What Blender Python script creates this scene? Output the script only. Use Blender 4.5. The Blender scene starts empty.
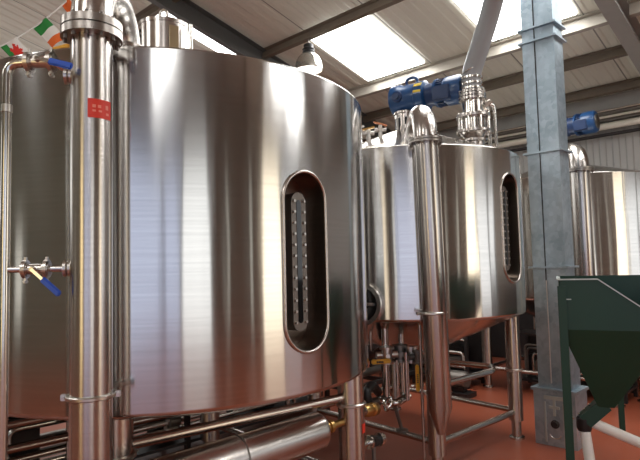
import bpy, bmesh, math, random
from mathutils import Vector, Matrix
random.seed(7)
S = bpy.context.scene
C = S.collection
PI = math.pi
V3 = Vector

# ------------------------------------------------------------------ camera
F_PX, PITCH, ROLL = 550.0, 0.064, 0.024
cam_d = bpy.data.cameras.new('camera')
cam_d.sensor_width = 36.0
cam_d.lens = F_PX / 640.0 * 36.0
cam_d.clip_start = 0.05
cam = bpy.data.objects.new('camera', cam_d)
C.objects.link(cam)
cp, sp, cr, sr = math.cos(PITCH), math.sin(PITCH), math.cos(ROLL), math.sin(ROLL)
right = V3((cr, sr * sp, -sr * cp)); up = V3((sr, -cr * sp, cr * cp)); fwd = V3((0, cp, sp))
m = Matrix((right, up, -fwd)).transposed().to_4x4()
m.translation = V3((0, 0, 1.6))
cam.matrix_world = m
S.camera = cam

# ------------------------------------------------------------------ world, exposure
w = bpy.data.worlds.new('world'); S.world = w
w.use_nodes = True
w.node_tree.nodes['Background'].inputs[0].default_value = (0.55, 0.6, 0.7, 1)
w.node_tree.nodes['Background'].inputs[1].default_value = 0.05
S.view_settings.view_transform = 'Standard'
S.view_settings.look = 'None'
S.view_settings.gamma = 1.0
S.view_settings.use_curve_mapping = False
S.view_settings.exposure = 0.0
SKYLIGHT = 11.0     # strength of the daylight in the roof panels
WINDOW = 1.25        # strength of the daylight in the wall openings and added panels

# building axes: P runs along the purlins, Q runs down the roof slope towards the far wall
TH = math.radians(46)
P = V3((-math.sin(TH), math.cos(TH), 0)); Q = V3((math.cos(TH), math.sin(TH), 0)); Z = V3((0, 0, 1))
TS = math.tan(math.radians(13.5))
Q_RIDGE = -0.7
Q_FAR, Q_NEAR, P_LEFT, P_RIGHT = 8.75, -6.0, 10.8, -7.0
def bp(p, q, z=0.0): return P * p + Q * q + Z * z
def roof_z(q): return 6.0 - TS * (q if q > Q_RIDGE else 2 * Q_RIDGE - q)

# ------------------------------------------------------------------ materials
def nodes_of(name):
    mt = bpy.data.materials.new(name); mt.use_nodes = True
    nt = mt.node_tree
    return mt, nt, nt.nodes, nt.links, nt.nodes['Principled BSDF']
def mat(name, col, rough=0.5, metal=0.0, spec=None, noise=0.0, nscale=8.0, bump=0.0, emis=0.0, coat=0.0):
    mt, nt, N, L, b = nodes_of(name)
    b.inputs['Base Color'].default_value = (*col, 1)
    b.inputs['Roughness'].default_value = rough
    b.inputs['Metallic'].default_value = metal
    if coat: b.inputs['Coat Weight'].default_value = coat
    if emis:
        b.inputs['Emission Color'].default_value = (*col, 1); b.inputs['Emission Strength'].default_value = emis
    if noise or bump:
        tc = N.new('ShaderNodeTexCoord'); n = N.new('ShaderNodeTexNoise')
        n.inputs['Scale'].default_value = nscale; n.inputs['Detail'].default_value = 5
        L.new(tc.outputs['Object'], n.inputs['Vector'])
        if noise:
            mx = N.new('ShaderNodeMix'); mx.data_type = 'RGBA'
            mx.inputs[6].default_value = (*[c * (1 - noise) for c in col], 1)
            mx.inputs[7].default_value = (*[min(1, c * (1 + noise)) for c in col], 1)
            L.new(n.outputs['Fac'], mx.inputs[0]); L.new(mx.outputs[2], b.inputs['Base Color'])
        if bump:
            bm_ = N.new('ShaderNodeBump'); bm_.inputs['Strength'].default_value = bump; bm_.inputs['Distance'].default_value = 0.01
            L.new(n.outputs['Fac'], bm_.inputs['Height']); L.new(bm_.outputs[0], b.inputs['Normal'])
    return mt
def steel(name, col=(0.6, 0.58, 0.55), rough=0.2, aniso=0.0, wob=0.02, wscale=(3, 3, 1.2)):
    """brushed stainless steel: gentle waviness, very fine brushing, blur stretched along the vertical"""
    mt, nt, N, L, b = nodes_of(name)
    b.inputs['Metallic'].default_value = 1.0
    b.inputs['Roughness'].default_value = rough
    tc = N.new('ShaderNodeTexCoord')
    mp = N.new('ShaderNodeMapping'); mp.inputs['Scale'].default_value = wscale
    L.new(tc.outputs['Object'], mp.inputs['Vector'])
    n = N.new('ShaderNodeTexNoise'); n.inputs['Scale'].default_value = 1.0; n.inputs['Detail'].default_value = 2
    L.new(mp.outputs[0], n.inputs['Vector'])
    bu = N.new('ShaderNodeBump'); bu.inputs['Strength'].default_value = 1.0; bu.inputs['Distance'].default_value = wob
    L.new(n.outputs['Fac'], bu.inputs['Height']); L.new(bu.outputs[0], b.inputs['Normal'])
    mp2 = N.new('ShaderNodeMapping'); mp2.inputs['Scale'].default_value = (2, 2, 90)
    L.new(tc.outputs['Object'], mp2.inputs['Vector'])
    n2 = N.new('ShaderNodeTexNoise'); n2.inputs['Scale'].default_value = 1.0; n2.inputs['Detail'].default_value = 3
    L.new(mp2.outputs[0], n2.inputs['Vector'])
    mx = N.new('ShaderNodeMix'); mx.data_type = 'RGBA'
    mx.inputs[6].default_value = (*[c * 0.88 for c in col], 1); mx.inputs[7].default_value = (*[min(1, c * 1.12) for c in col], 1)
    L.new(n2.outputs['Fac'], mx.inputs[0]); L.new(mx.outputs[2], b.inputs['Base Color'])
    if aniso:
        b.inputs['Anisotropic'].default_value = aniso
        b.inputs['Anisotropic Rotation'].default_value = 0.25
        t = N.new('ShaderNodeTangent'); t.direction_type = 'RADIAL'; t.axis = 'Z'
        L.new(t.outputs[0], b.inputs['Tangent'])
    return mt
def ribbed(name, col, axis, period, depth=0.01, rough=0.55, seam=0.0):
    """sheet metal with ribs along one building axis"""
    mt, nt, N, L, b = nodes_of(name)
    b.inputs['Roughness'].default_value = rough
    g = N.new('ShaderNodeNewGeometry')
    dt = N.new('ShaderNodeVectorMath'); dt.operation = 'DOT_PRODUCT'; dt.inputs[1].default_value = axis
    L.new(g.outputs['Position'], dt.inputs[0])
    mu = N.new('ShaderNodeMath'); mu.operation = 'MULTIPLY'; mu.inputs[1].default_value = 1.0 / period
    L.new(dt.outputs['Value'], mu.inputs[0])
    fr = N.new('ShaderNodeMath'); fr.operation = 'FRACT'; L.new(mu.outputs[0], fr.inputs[0])
    rp = N.new('ShaderNodeValToRGB')
    rp.color_ramp.elements[0].position = 0.0; rp.color_ramp.elements[0].color = (0, 0, 0, 1)
    rp.color_ramp.elements[1].position = 0.12; rp.color_ramp.elements[1].color = (1, 1, 1, 1)
    e = rp.color_ramp.elements.new(0.5); e.color = (1, 1, 1, 1)
    e = rp.color_ramp.elements.new(0.62); e.color = (0, 0, 0, 1)
    L.new(fr.outputs[0], rp.inputs[0])
    bu = N.new('ShaderNodeBump'); bu.inputs['Distance'].default_value = depth; bu.inputs['Strength'].default_value = 1
    L.new(rp.outputs[0], bu.inputs['Height']); L.new(bu.outputs[0], b.inputs['Normal'])
    b.inputs['Base Color'].default_value = (*col, 1)
    if seam:
        m2 = N.new('ShaderNodeMath'); m2.operation = 'MULTIPLY'; m2.inputs[1].default_value = 1.0 / seam
        L.new(dt.outputs['Value'], m2.inputs[0])
        f2 = N.new('ShaderNodeMath'); f2.operation = 'FRACT'; L.new(m2.outputs[0], f2.inputs[0])
        c2 = N.new('ShaderNodeMath'); c2.operation = 'LESS_THAN'; c2.inputs[1].default_value = 0.018
        L.new(f2.outputs[0], c2.inputs[0])
        mx = N.new('ShaderNodeMix'); mx.data_type = 'RGBA'
        mx.inputs[6].default_value = (*col, 1); mx.inputs[7].default_value = (*[c * 0.35 for c in col], 1)
        L.new(c2.outputs[0], mx.inputs[0]); L.new(mx.outputs[2], b.inputs['Base Color'])
    return mt
def emit(name, col, strength):
    mt, nt, N, L, b = nodes_of(name)
    N.remove(b)
    e = N.new('ShaderNodeEmission'); e.inputs[0].default_value = (*col, 1); e.inputs[1].default_value = strength
    L.new(e.outputs[0], N['Material Output'].inputs[0])
    return mt

M = {}
M['tank'] = steel('brushed tank steel', (0.595, 0.595, 0.59), 0.155, 0.85, 0.0035, (6, 6, 0.35))
M['tank2'] = steel('polished tank steel', (0.66, 0.64, 0.61), 0.155, 0.85, 0.0035, (7, 7, 0.4))
M['pipe'] = steel('pipe steel', (0.56, 0.53, 0.50), 0.26, 0.6, 0.002, (6, 6, 2))
M['recess'] = steel('shade-darkened recess steel', (0.26, 0.22, 0.19), 0.3, 0.0, 0.0)  # recess darkness put into the base colour instead of dark reflections
M['tube'] = steel('bright tube steel', (0.66, 0.64, 0.6), 0.17, 0.0, 0.0)
M['leg'] = steel('leg steel', (0.55, 0.5, 0.46), 0.26, 0.4, 0.001)
M['flange'] = steel('machined flange steel', (0.4, 0.37, 0.34), 0.3, 0.0, 0.0)
M['fitting'] = steel('cast fitting steel', (0.6, 0.57, 0.53), 0.3, 0.0, 0.0)
M['dull'] = mat('dull grey steel', (0.22, 0.2, 0.18), 0.45, 0.9, noise=0.2)
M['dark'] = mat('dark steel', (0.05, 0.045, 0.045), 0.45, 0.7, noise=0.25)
M['black'] = mat('black rubber', (0.012, 0.012, 0.013), 0.45)
M['blue'] = mat('blue motor enamel', (0.009, 0.06, 0.18), 0.34, 0.0, noise=0.15, coat=0.3)
M['bluedark'] = mat('dark blue motor fins', (0.008, 0.03, 0.1), 0.4, noise=0.2)
M['lever'] = mat('blue lever sleeve', (0.01, 0.08, 0.5), 0.35)
M['yellow'] = mat('yellow lever sleeve', (0.75, 0.38, 0.02), 0.4)
M['nameplate'] = mat('yellow name plate', (0.7, 0.5, 0.05), 0.4)
M['ink'] = mat('dark print', (0.04, 0.03, 0.03), 0.6)
M['white'] = mat('white plastic', (0.78, 0.76, 0.72), 0.35, noise=0.05)
M['lightblue'] = mat('white print on sleeve', (0.6, 0.7, 0.9), 0.5)
M['red'] = mat('red sticker', (0.7, 0.04, 0.02), 0.5)
M['redmark'] = mat('faded print on sticker', (0.8, 0.25, 0.18), 0.6)
M['brass'] = mat('brass', (0.65, 0.42, 0.15), 0.3, 1.0)
M['copper'] = mat('copper', (0.6, 0.25, 0.13), 0.35, 1.0)
M['green'] = mat('dark green paint', (0.002, 0.04, 0.021), 0.4, 0.0, noise=0.2, nscale=3)
M['edge'] = mat('worn bare edge', (0.5, 0.55, 0.52), 0.4, 0.5)
M['floor'] = mat('terracotta resin floor', (0.28, 0.068, 0.033), 0.36, 0.0, noise=0.22, nscale=1.7, bump=0.12)
M['glass'] = mat('dark sight glass', (0.01, 0.01, 0.01), 0.06, 0.0)
M['roof'] = ribbed('cream roof liner', (0.70, 0.69, 0.60), P, 0.2, 0.012, 0.6, 1.03)
M['wallgrey'] = ribbed('grey profiled wall sheet', (0.4, 0.39, 0.37), P, 0.18, 0.02, 0.5)
M['wallside'] = ribbed('brown profiled wall sheet', (0.16, 0.12, 0.09), Q, 0.2, 0.02, 0.6)
M['wallback'] = ribbed('olive brown profiled wall sheet', (0.17, 0.16, 0.115), P, 0.2, 0.02, 0.6)
M['wallgable'] = ribbed('pale profiled wall sheet', (0.3, 0.28, 0.24), Q, 0.2, 0.02, 0.6)
M['purlin'] = mat('lit galvanised purlin', (0.42, 0.39, 0.34), 0.5, 0.4, noise=0.12)  # paler than the other purlins: the light on it is in the colour
M['purlindark'] = mat('brown primed purlin', (0.18, 0.15, 0.115), 0.55, 0.1, noise=0.15)
M['rafter'] = mat('dark grey painted rafter', (0.085, 0.085, 0.082), 0.5, noise=0.1)
M['rafterpale'] = mat('pale grey painted rafter', (0.3, 0.3, 0.28), 0.5, noise=0.1)
M['fgreen'] = mat('green flag cloth', (0.02, 0.22, 0.04), 0.8)
M['fwhite'] = mat('white flag cloth', (0.75, 0.72, 0.68), 0.8)
M['forange'] = mat('orange flag cloth', (0.7, 0.13, 0.02), 0.8)
M['fred'] = mat('red flag cloth', (0.65, 0.03, 0.02), 0.8)
M['sky'] = emit('daylight through roof panel', (1.0, 0.99, 0.97), SKYLIGHT)
M['winblue'] = emit('cool daylight in door opening', (0.73, 0.79, 1.0), 0.95 * WINDOW)
M['wingold'] = emit('golden light in window', (1.0, 0.78, 0.42), 2.0 * WINDOW)
M['streakcream'] = emit('cream glow of added panels', (0.95, 0.9, 0.78), 0.9 * WINDOW)  # glow of the unseen panels added to streak the tank reflections
M['wingrey'] = emit('grey daylight in door opening', (0.88, 0.9, 0.92), 1.35 * WINDOW)
M['winwhite'] = emit('white daylight in window and added gable panel', (0.95, 0.95, 0.93), 1.5 * WINDOW)
M['winwarm'] = emit('warm light in window', (1.0, 0.86, 0.66), 2.2 * WINDOW)
M['lamp'] = emit('lamp lens', (1.0, 0.95, 0.85), 4.0)

def galv():
    mt, nt, N, L, b = nodes_of('galvanised steel')
    b.inputs['Metallic'].default_value = 0.75; b.inputs['Roughness'].default_value = 0.42
    tc = N.new('ShaderNodeTexCoord')
    v = N.new('ShaderNodeTexVoronoi'); v.inputs['Scale'].default_value = 26
    L.new(tc.outputs['Object'], v.inputs['Vector'])
    n = N.new('ShaderNodeTexNoise'); n.inputs['Scale'].default_value = 2.4; n.inputs['Detail'].default_value = 6
    L.new(tc.outputs['Object'], n.inputs['Vector'])
    ad = N.new('ShaderNodeMath'); ad.operation = 'MULTIPLY_ADD'; ad.inputs[1].default_value = 0.25
    L.new(v.outputs['Color'], ad.inputs[0]); L.new(n.outputs['Fac'], ad.inputs[2])
    rp = N.new('ShaderNodeValToRGB')
    rp.color_ramp.elements[0].position = 0.35; rp.color_ramp.elements[0].color = (0.25, 0.33, 0.39, 1)
    rp.color_ramp.elements[1].position = 0.85; rp.color_ramp.elements[1].color = (0.5, 0.6, 0.67, 1)
    L.new(ad.outputs[0], rp.inputs[0]); L.new(rp.outputs[0], b.inputs['Base Color'])
    return mt
M['galv'] = galv()

# ------------------------------------------------------------------ mesh helpers
def at(px, py, y):  # a point of the room seen at a given forward distance
    U = (px - 320) / F_PX; W_ = (230 - py) / F_PX
    u = U * cr + W_ * sr; v = -U * sr + W_ * cr
    d = V3((u, cp - v * sp, sp + v * cp)); return d * (y / d.y) + V3((0, 0, 1.6))
def nb(): return bmesh.new()
def frame(d):
    d = d.normalized()
    a = V3((0, 0, 1)) if abs(d.z) < 0.9 else V3((1, 0, 0))
    x = a.cross(d).normalized(); return x, d.cross(x).normalized()
def cyl(bm, p0, p1, r0, r1=None, seg=24, caps=True):
    p0, p1 = V3(p0), V3(p1); r1 = r0 if r1 is None else r1
    x, y = frame(p1 - p0)
    A, B = [], []
    for i in range(seg):
        a = 2 * PI * i / seg; o = x * math.cos(a) + y * math.sin(a)
        A.append(bm.verts.new(p0 + o * r0)); B.append(bm.verts.new(p1 + o * r1))
    for i in range(seg):
        j = (i + 1) % seg; bm.faces.new((A[i], A[j], B[j], B[i]))
    if caps: bm.faces.new(A[::-1]); bm.faces.new(B)
    return bm
def tube(bm, pts, r, seg=20, closed=False, caps=True):
    pts = [V3(p) for p in pts]; n = len(pts)
    tang = []
    for i in range(n):
        if closed: t = pts[(i + 1) % n] - pts[i - 1]
        else: t = pts[min(i + 1, n - 1)] - pts[max(i - 1, 0)]
        tang.append(t.normalized())
    x, y = frame(tang[0]); rings = []
    for i in range(n):
        t = tang[i]
        x = (x - t * x.dot(t)).normalized(); y = t.cross(x)
        rr = r[i] if isinstance(r, (list, tuple)) else r
        rings.append([bm.verts.new(pts[i] + (x * math.cos(2 * PI * k / seg) + y * math.sin(2 * PI * k / seg)) * rr) for k in range(seg)])
    rng = n if closed else n - 1
    for i in range(rng):
        a, b = rings[i], rings[(i + 1) % n]
        off = 0
        if closed and i == n - 1:
            off = min(range(seg), key=lambda s: (a[0].co - b[s].co).length)
        for k in range(seg):
            k2 = (k + 1) % seg
            bm.faces.new((a[k], a[k2], b[(k2 + off) % seg], b[(k + off) % seg]))
    if caps and not closed:
        bm.faces.new(rings[0][::-1]); bm.faces.new(rings[-1])
    return bm
def bend(pts, rad, n=8):
    """polyline with its corners rounded"""
    pts = [V3(p) for p in pts]; out = [pts[0]]
    for i in range(1, len(pts) - 1):
        a, b, c = pts[i - 1], pts[i], pts[i + 1]
        d1 = (a - b); d2 = (c - b)
        k = min(rad, d1.length * 0.49, d2.length * 0.49)
        s, e = b + d1.normalized() * k, b + d2.normalized() * k
        for j in range(n + 1):
            t = j / n
            out.append(s * (1 - t) ** 2 + b * 2 * t * (1 - t) + e * t * t)
    out.append(pts[-1]); return out
def box(bm, c, sx, sy, sz, ax=None, ay=None, az=None, bev=0.0):
    c = V3(c); ax = V3(ax or (1, 0, 0)).normalized(); ay = V3(ay or (0, 1, 0)).normalized(); az = V3(az).normalized() if az else ax.cross(ay)
    t = bmesh.new(); bmesh.ops.create_cube(t, size=1.0)
    if bev:
        for v in t.verts: v.co = V3((v.co.x * sx, v.co.y * sy, v.co.z * sz))
        bmesh.ops.bevel(t, geom=t.edges[:], offset=bev, segments=2, affect='EDGES')
        for v in t.verts: v.co = c + ax * v.co.x + ay * v.co.y + az * v.co.z
    else:
        for v in t.verts: v.co = c + ax * (v.co.x * sx) + ay * (v.co.y * sy) + az * (v.co.z * sz)
    mm = {}
    for v in t.verts: mm[v.index] = bm.verts.new(v.co)
    for f in t.faces: bm.faces.new([mm[v.index] for v in f.verts])
    t.free(); return bm
def lathe(bm, c, prof, seg=48, axis=None):
    """prof: list of (radius, height) from bottom to top, closed at the axis by r=0"""
    c = V3(c); d = V3(axis or (0, 0, 1)).normalized(); x, y = frame(d)
    rings = []
    for r, h in prof:
        if r < 1e-6: rings.append([bm.verts.new(c + d * h)])
        else: rings.append([bm.verts.new(c + d * h + (x * math.cos(2 * PI * i / seg) + y * math.sin(2 * PI * i / seg)) * r) for i in range(seg)])
    for a, b in zip(rings, rings[1:]):
        for i in range(seg):
            j = (i + 1) % seg
            if len(a) == 1 and len(b) == 1: break
            if len(a) == 1: bm.faces.new((a[0], b[j], b[i]))
            elif len(b) == 1: bm.faces.new((a[i], a[j], b[0]))
            else: bm.faces.new((a[i], a[j], b[j], b[i]))
    return bm
def prism(bm, pts, d):
    """closed prism from a planar outline and an extrusion vector"""
    d = V3(d); A = [bm.verts.new(V3(p)) for p in pts]; B = [bm.verts.new(V3(p) + d) for p in pts]
    n = len(A)
    bm.faces.new(A[::-1]); bm.faces.new(B)
    for i in range(n): bm.faces.new((A[i], A[(i + 1) % n], B[(i + 1) % n], B[i]))
    return bm
def obj(name, bm, mt, parent=None, sharp=38, origin=None, mats=None):
    bmesh.ops.recalc_face_normals(bm, faces=bm.faces[:])
    if parent is not None: o0 = V3(parent['_o'])
    elif origin is not None: o0 = V3(origin)
    else:
        xs = [v.co for v in bm.verts]
        o0 = V3((sum(v.x for v in xs) / len(xs), sum(v.y for v in xs) / len(xs), min(v.z for v in xs)))
    for v in bm.verts: v.co -= o0
    lim = math.radians(sharp)
    for f in bm.faces: f.smooth = True
    for e in bm.edges:
        if len(e.link_faces) == 2 and e.calc_face_angle(0) > lim: e.smooth = False
    me = bpy.data.meshes.new(name); bm.to_mesh(me); bm.free()
    for q in ([mt] + (mats or [])): me.materials.append(q)
    o = bpy.data.objects.new(name, me); C.objects.link(o)
    if parent is not None:
        o.parent = parent; o['_o'] = tuple(parent['_o'])
    else:
        o.location = o0; o['_o'] = tuple(o0)
    return o
def tag(o, label, cat, group=None, kind=None):
    if label: o['label'] = label
    if cat: o['category'] = cat
    if group: o['group'] = group
    if kind: o['kind'] = kind
    return o
def thing(name, loc, label, cat, group=None):
    o = bpy.data.objects.new(name, None); C.objects.link(o); o.location = V3(loc); o['_o'] = tuple(loc)
    o.empty_display_size = 0.1
    return tag(o, label, cat, group)
def struct(name, bm, mt, **k):
    o = obj(name, bm, mt, **k); o['kind'] = 'structure'; return o

# ------------------------------------------------------------------ the room
b = nb(); box(b, bp((P_LEFT + P_RIGHT) / 2, (Q_FAR + Q_NEAR) / 2, -0.06), P_LEFT - P_RIGHT + 0.4, Q_FAR - Q_NEAR + 0.4, 0.12, P, Q, -Z)
struct('floor', b, M['floor'])
def wallbox(name, c, sx, h, ax, mt, thick=0.12, nrm=None):
    b = nb(); box(b, V3(c) + Z * h / 2, sx, thick, h, ax, nrm); return struct(name, b, mt)
wallbox('wall_far', bp(1.9, Q_FAR + 0.07), 17.8, 3.90, P, M['wallgrey'], 0.12, Q)
b = nb(); box(b, bp(1.9, Q_FAR - 0.03, 0.65), 17.4, 0.05, 1.3, P, Q); struct('dark_backing_far', b, M['dark'])  # dark sheet added to darken the view between the tank legs
wallbox('wall_near', bp(1.9, Q_NEAR - 0.07), 17.8, 4.90, P, M['wallback'], 0.12, Q)
for nm, pp, mt in (('wall_left', P_LEFT + 0.07, M['wallgable']), ('wall_right', P_RIGHT - 0.07, M['wallside'])):
    b = nb()
    o = [bp(pp - 0.06, Q_NEAR - 0.1, 0), bp(pp - 0.06, Q_FAR + 0.1, 0), bp(pp - 0.06, Q_FAR + 0.1, roof_z(Q_FAR)), bp(pp - 0.06, Q_RIDGE, roof_z(Q_RIDGE)), bp(pp - 0.06, Q_NEAR - 0.1, roof_z(Q_NEAR))]
    prism(b, o, P * 0.12); struct(nm, b, mt)
b = nb()
prof = [(Q_NEAR - 0.2, roof_z(Q_NEAR - 0.2)), (Q_RIDGE, roof_z(Q_RIDGE)), (Q_FAR + 0.2, roof_z(Q_FAR + 0.2))]
prism(b, [bp(P_RIGHT - 0.2, q, z + 0.01) for q, z in prof] + [bp(P_RIGHT - 0.2, q, z + 0.09) for q, z in prof[::-1]], P * (P_LEFT - P_RIGHT + 0.4))
struct('ceiling', b, M['roof'])
# translucent roof panels, every other sheet (1.03 m)
slope = (Q - Z * TS).normalized(); slope2 = (-Q - Z * TS).normalized()
wn = 0
def roof_panel(pa, pb, qa, qb, sl):
    global wn
    wn += 1; b = nb()
    a = bp(pa, qa, roof_z(qa) - 0.012); c_ = bp(pb, qa, roof_z(qa) - 0.012)
    v = sl * (abs(qb - qa) / math.cos(math.radians(13.5)))
    prism(b, [a, c_, c_ + v, a + v], Z * 0.02); struct('window_%d' % wn, b, M['sky'])
for (pa, pb, qa) in ((4.19, 5.21, 5.20), (2.12, 3.16, 3.72), (0.05, 1.08, 3.72), (6.36, 6.68, 3.72), (8.3, 9.3, 3.72), (-4.1, -3.1, 3.72)):
    roof_panel(pa, pb, qa, 6.54, slope)
for pa in (8.3, 4.19, 0.05, -4.1): roof_panel(pa, pa + 1.0, -2.2, -4.2, slope2)
# purlins and rafters
tn = 0
zn = (Z + Q * TS).normalized()
for q in (8.26, 7.42, 6.64, 5.14, 3.65, 2.2, 0.75):
    tn += 1; b = nb()
    for (pa, pb) in ((P_LEFT - 0.01, 1.78), (1.60, P_RIGHT + 0.01)):
        hp_ = 0.14 if q == 6.64 else 0.1
        cc = bp((pa + pb) / 2, q, roof_z(q) - hp_ / 2 - .01)
        box(b, cc, pa - pb, 0.012, hp_, P, slope, zn)
        box(b, cc - zn * hp_ / 2 + slope * 0.025, pa - pb, 0.06, 0.008, P, slope, zn)
        box(b, cc + zn * hp_ / 2 - slope * 0.025, pa - pb, 0.06, 0.008, P, slope, zn)
    struct('trim_%d' % tn, b, M['purlin'] if q == 6.64 else M['purlindark'])
for pr, mt in ((6.05, M['rafter']), (1.69, M['rafterpale']), (-2.35, M['rafter'])):
    for side in (0, 1):
        tn += 1; b = nb()
        qa, qb = (Q_RIDGE, Q_FAR - 0.1) if side == 0 else (Q_RIDGE, Q_NEAR + 0.1)
        sl = slope if side == 0 else slope2
        nn = zn if side == 0 else (Z - Q * TS).normalized()
        Lh = abs(qb - qa) / math.cos(math.radians(13.5))
        cc = bp(pr, (qa + qb) / 2, roof_z((qa + qb) / 2) - 0.14)
        box(b, cc, 0.012, Lh, 0.24, P, sl, nn)
        fw_ = 0.09 if pr > 5 else 0.17
        box(b, cc - nn * 0.12, fw_, Lh, 0.014, P, sl, nn)
        box(b, cc + nn * 0.12, 0.17, Lh, 0.014, P, sl, nn)
        struct('trim_%d' % tn, b, mt)
# eave beam on far wall
tn += 1; b = nb(); box(b, bp(1.9, Q_FAR - 0.12, 3.85), 17.4, 0.2, 0.2, P, Q); struct('trim_%d' % tn, b, M['rafterpale'])
tn += 1; b = nb(); box(b, bp(1.9, Q_FAR - 0.05, 3.68), 17.4, 0.1, 0.14, P, Q); struct('trim_%d' % tn, b, M['purlindark'])
# wall openings guessed from tank reflections, plus glowing panels added for light and streaks
def opening(name, kind, wall, a, b_, z0, z1, mt):
    bm_ = nb(); 
    if wall == 'far': box(bm_, bp((a + b_) / 2, Q_FAR - 0.02, (z0 + z1) / 2), b_ - a, 0.03, z1 - z0, P, Q)
    elif wall == 'near': box(bm_, bp((a + b_) / 2, Q_NEAR + 0.02, (z0 + z1) / 2), b_ - a, 0.03, z1 - z0, P, Q)
    elif wall == 'right': box(bm_, bp(P_RIGHT + 0.02, (a + b_) / 2, (z0 + z1) / 2), 0.03, b_ - a, z1 - z0, P, Q)
    else: box(bm_, bp(P_LEFT - 0.02, (a + b_) / 2, (z0 + z1) / 2), 0.03, b_ - a, z1 - z0, P, Q)
    return struct(name, bm_, mt)
OPEN = (('window_27', 'near', -6.9, -1.6, 0.1, 3.9, 'winblue'), ('window_20', 'near', -0.5, 1.2, 0.3, 3.6, 'wingold'),
        ('window_21', 'right', -5.8, -3.9, 0.1, 3.9, 'winblue'), ('window_22', 'right', -3.7, -1.0, 0.1, 3.9, 'winwhite'),
        ('window_29', 'right', 0.45, 0.7, 0.5, 3.4, 'streakcream'), ('window_30', 'right', 2.5, 2.8, 0.5, 3.4, 'streakcream'),  # narrow unseen panels added for streaks on the steel
        ('window_23', 'right', 4.0, 6.0, 0.1, 3.8, 'winwarm'), ('window_28', 'right', 6.1, 8.5, 0.5, 3.4, 'wingrey'),
        ('window_24', 'left', -4.5, 8.0, 2.6, 4.3, 'winwhite'), ('window_26', 'near', 5.2, 5.9, 0.9, 2.2, 'streakcream'), ('window_25', 'far', -6.8, -4.3, 0.4, 3.2, 'wingrey'))  # left panel added to light the roof, small near one for a streak
for nm, wl, a, b_, z0, z1, mt in OPEN: opening(nm, None, wl, a, b_, z0, z1, M[mt])
def frame_bars(name, wall, a, b_, z0, z1, mt):
    bm_ = nb()
    def bar(c, sa, sz):
        if wall in ('near', 'far'): box(bm_, bp(c[0], Q_NEAR + 0.06 if wall == 'near' else Q_FAR - 0.06, c[1]), sa, 0.06, sz, P, Q)
        else: box(bm_, bp(P_RIGHT + 0.06 if wall == 'right' else P_LEFT - 0.06, c[0], c[1]), 0.06, sa, sz, P, Q)
    bar((a, (z0 + z1) / 2), 0.08, z1 - z0); bar((b_, (z0 + z1) / 2), 0.08, z1 - z0); bar(((a + b_) / 2, z1), b_ - a, 0.08)
    return struct(name, bm_, mt)
for nm, wl, a, b_, z0, z1, mt in OPEN:
    tn += 1; frame_bars('trim_%d' % tn, wl, a, b_, z0, z1, M['rafter'])

# ------------------------------------------------------------------ tank builder
def smooth_custom(o, c2d, R, zlo, zhi, recess=None):
    """exact cylinder normals on the wall, angle-limited ones elsewhere"""
    me = o.data; fn = [p.normal.copy() for p in me.polygons]
    vf = {}
    for p in me.polygons:
        for v in p.vertices: vf.setdefault(v, []).append(p.index)
    out = [None] * len(me.loops); lim = math.cos(math.radians(40))
    for p in me.polygons:
        n0 = fn[p.index]
        for li, vi in zip(p.loop_indices, p.vertices):
            co = me.vertices[vi].co
            rad = V3((co.x - c2d[0], co.y - c2d[1], 0)); rl = rad.length
            if abs(n0.z) < 0.02 and rl > R - 0.004 and n0.dot(rad) / max(rl, 1e-6) > 0.98: out[li] = rad / rl
            else:
                s = V3((0, 0, 0))
                for f in vf[vi]:
                    if fn[f].dot(n0) > lim: s += fn[f] * me.polygons[f].area
                out[li] = s.normalized() if s.length > 0 else n0
    if recess:
        for p in me.polygons:
            cz = p.center; rad = math.hypot(cz.x, cz.y)
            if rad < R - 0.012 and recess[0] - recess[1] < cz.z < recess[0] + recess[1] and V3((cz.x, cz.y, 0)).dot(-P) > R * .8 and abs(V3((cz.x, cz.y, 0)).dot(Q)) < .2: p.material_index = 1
    me.normals_split_custom_set([tuple(n) for n in out])
def stadium(w, h, n=14):
    r = w / 2; pts = []
    for i in range(n + 1):
        a = PI * i / n; pts.append((r * math.cos(a), h / 2 - r + r * math.sin(a)))
    for i in range(n + 1):
        a = PI + PI * i / n; pts.append((r * math.cos(a), -h / 2 + r + r * math.sin(a)))
    return pts
def bolt_ring(parent, name, c, axis, rad, n, r=0.012, h=0.02, phase=0.2, mt=None):
    x, y = frame(V3(axis)); d = V3(axis).normalized(); proto = None
    for i in range(n):
        a = 2 * PI * i / n + phase
        cc = V3(c) + (x * math.cos(a) + y * math.sin(a)) * rad
        b = nb(); cyl(b, cc - d * h / 2, cc + d * h / 2, r, seg=6)
        o = obj(name, b, mt or M['fitting'], parent)
def clamp_ring(parent, c, r, nlug=2, ang=0.3, mt=None):
    b = nb(); c = V3(c)
    lathe(b, c, [(r - .004, -0.009), (r + 0.010, -0.009), (r + 0.014, -0.005), (r + 0.014, 0.005), (r + 0.010, 0.009), (r - .004, 0.009), (r - .004, -0.009)], 36)
    for i in range(nlug):
        a = ang + 2 * PI * i / nlug
        d = V3((math.cos(a), math.sin(a), 0)); t = V3((-d.y, d.x, 0))
        box(b, c + d * (r + 0.02), 0.02, 0.022, 0.026, d, t, None, .003)
        cyl(b, c + d * (r + 0.022) - t * 0.022, c + d * (r + 0.022) + t * 0.022, 0.006, seg=8)
    return obj('clamp_ring', b, mt or M['fitting'], parent)
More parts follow.
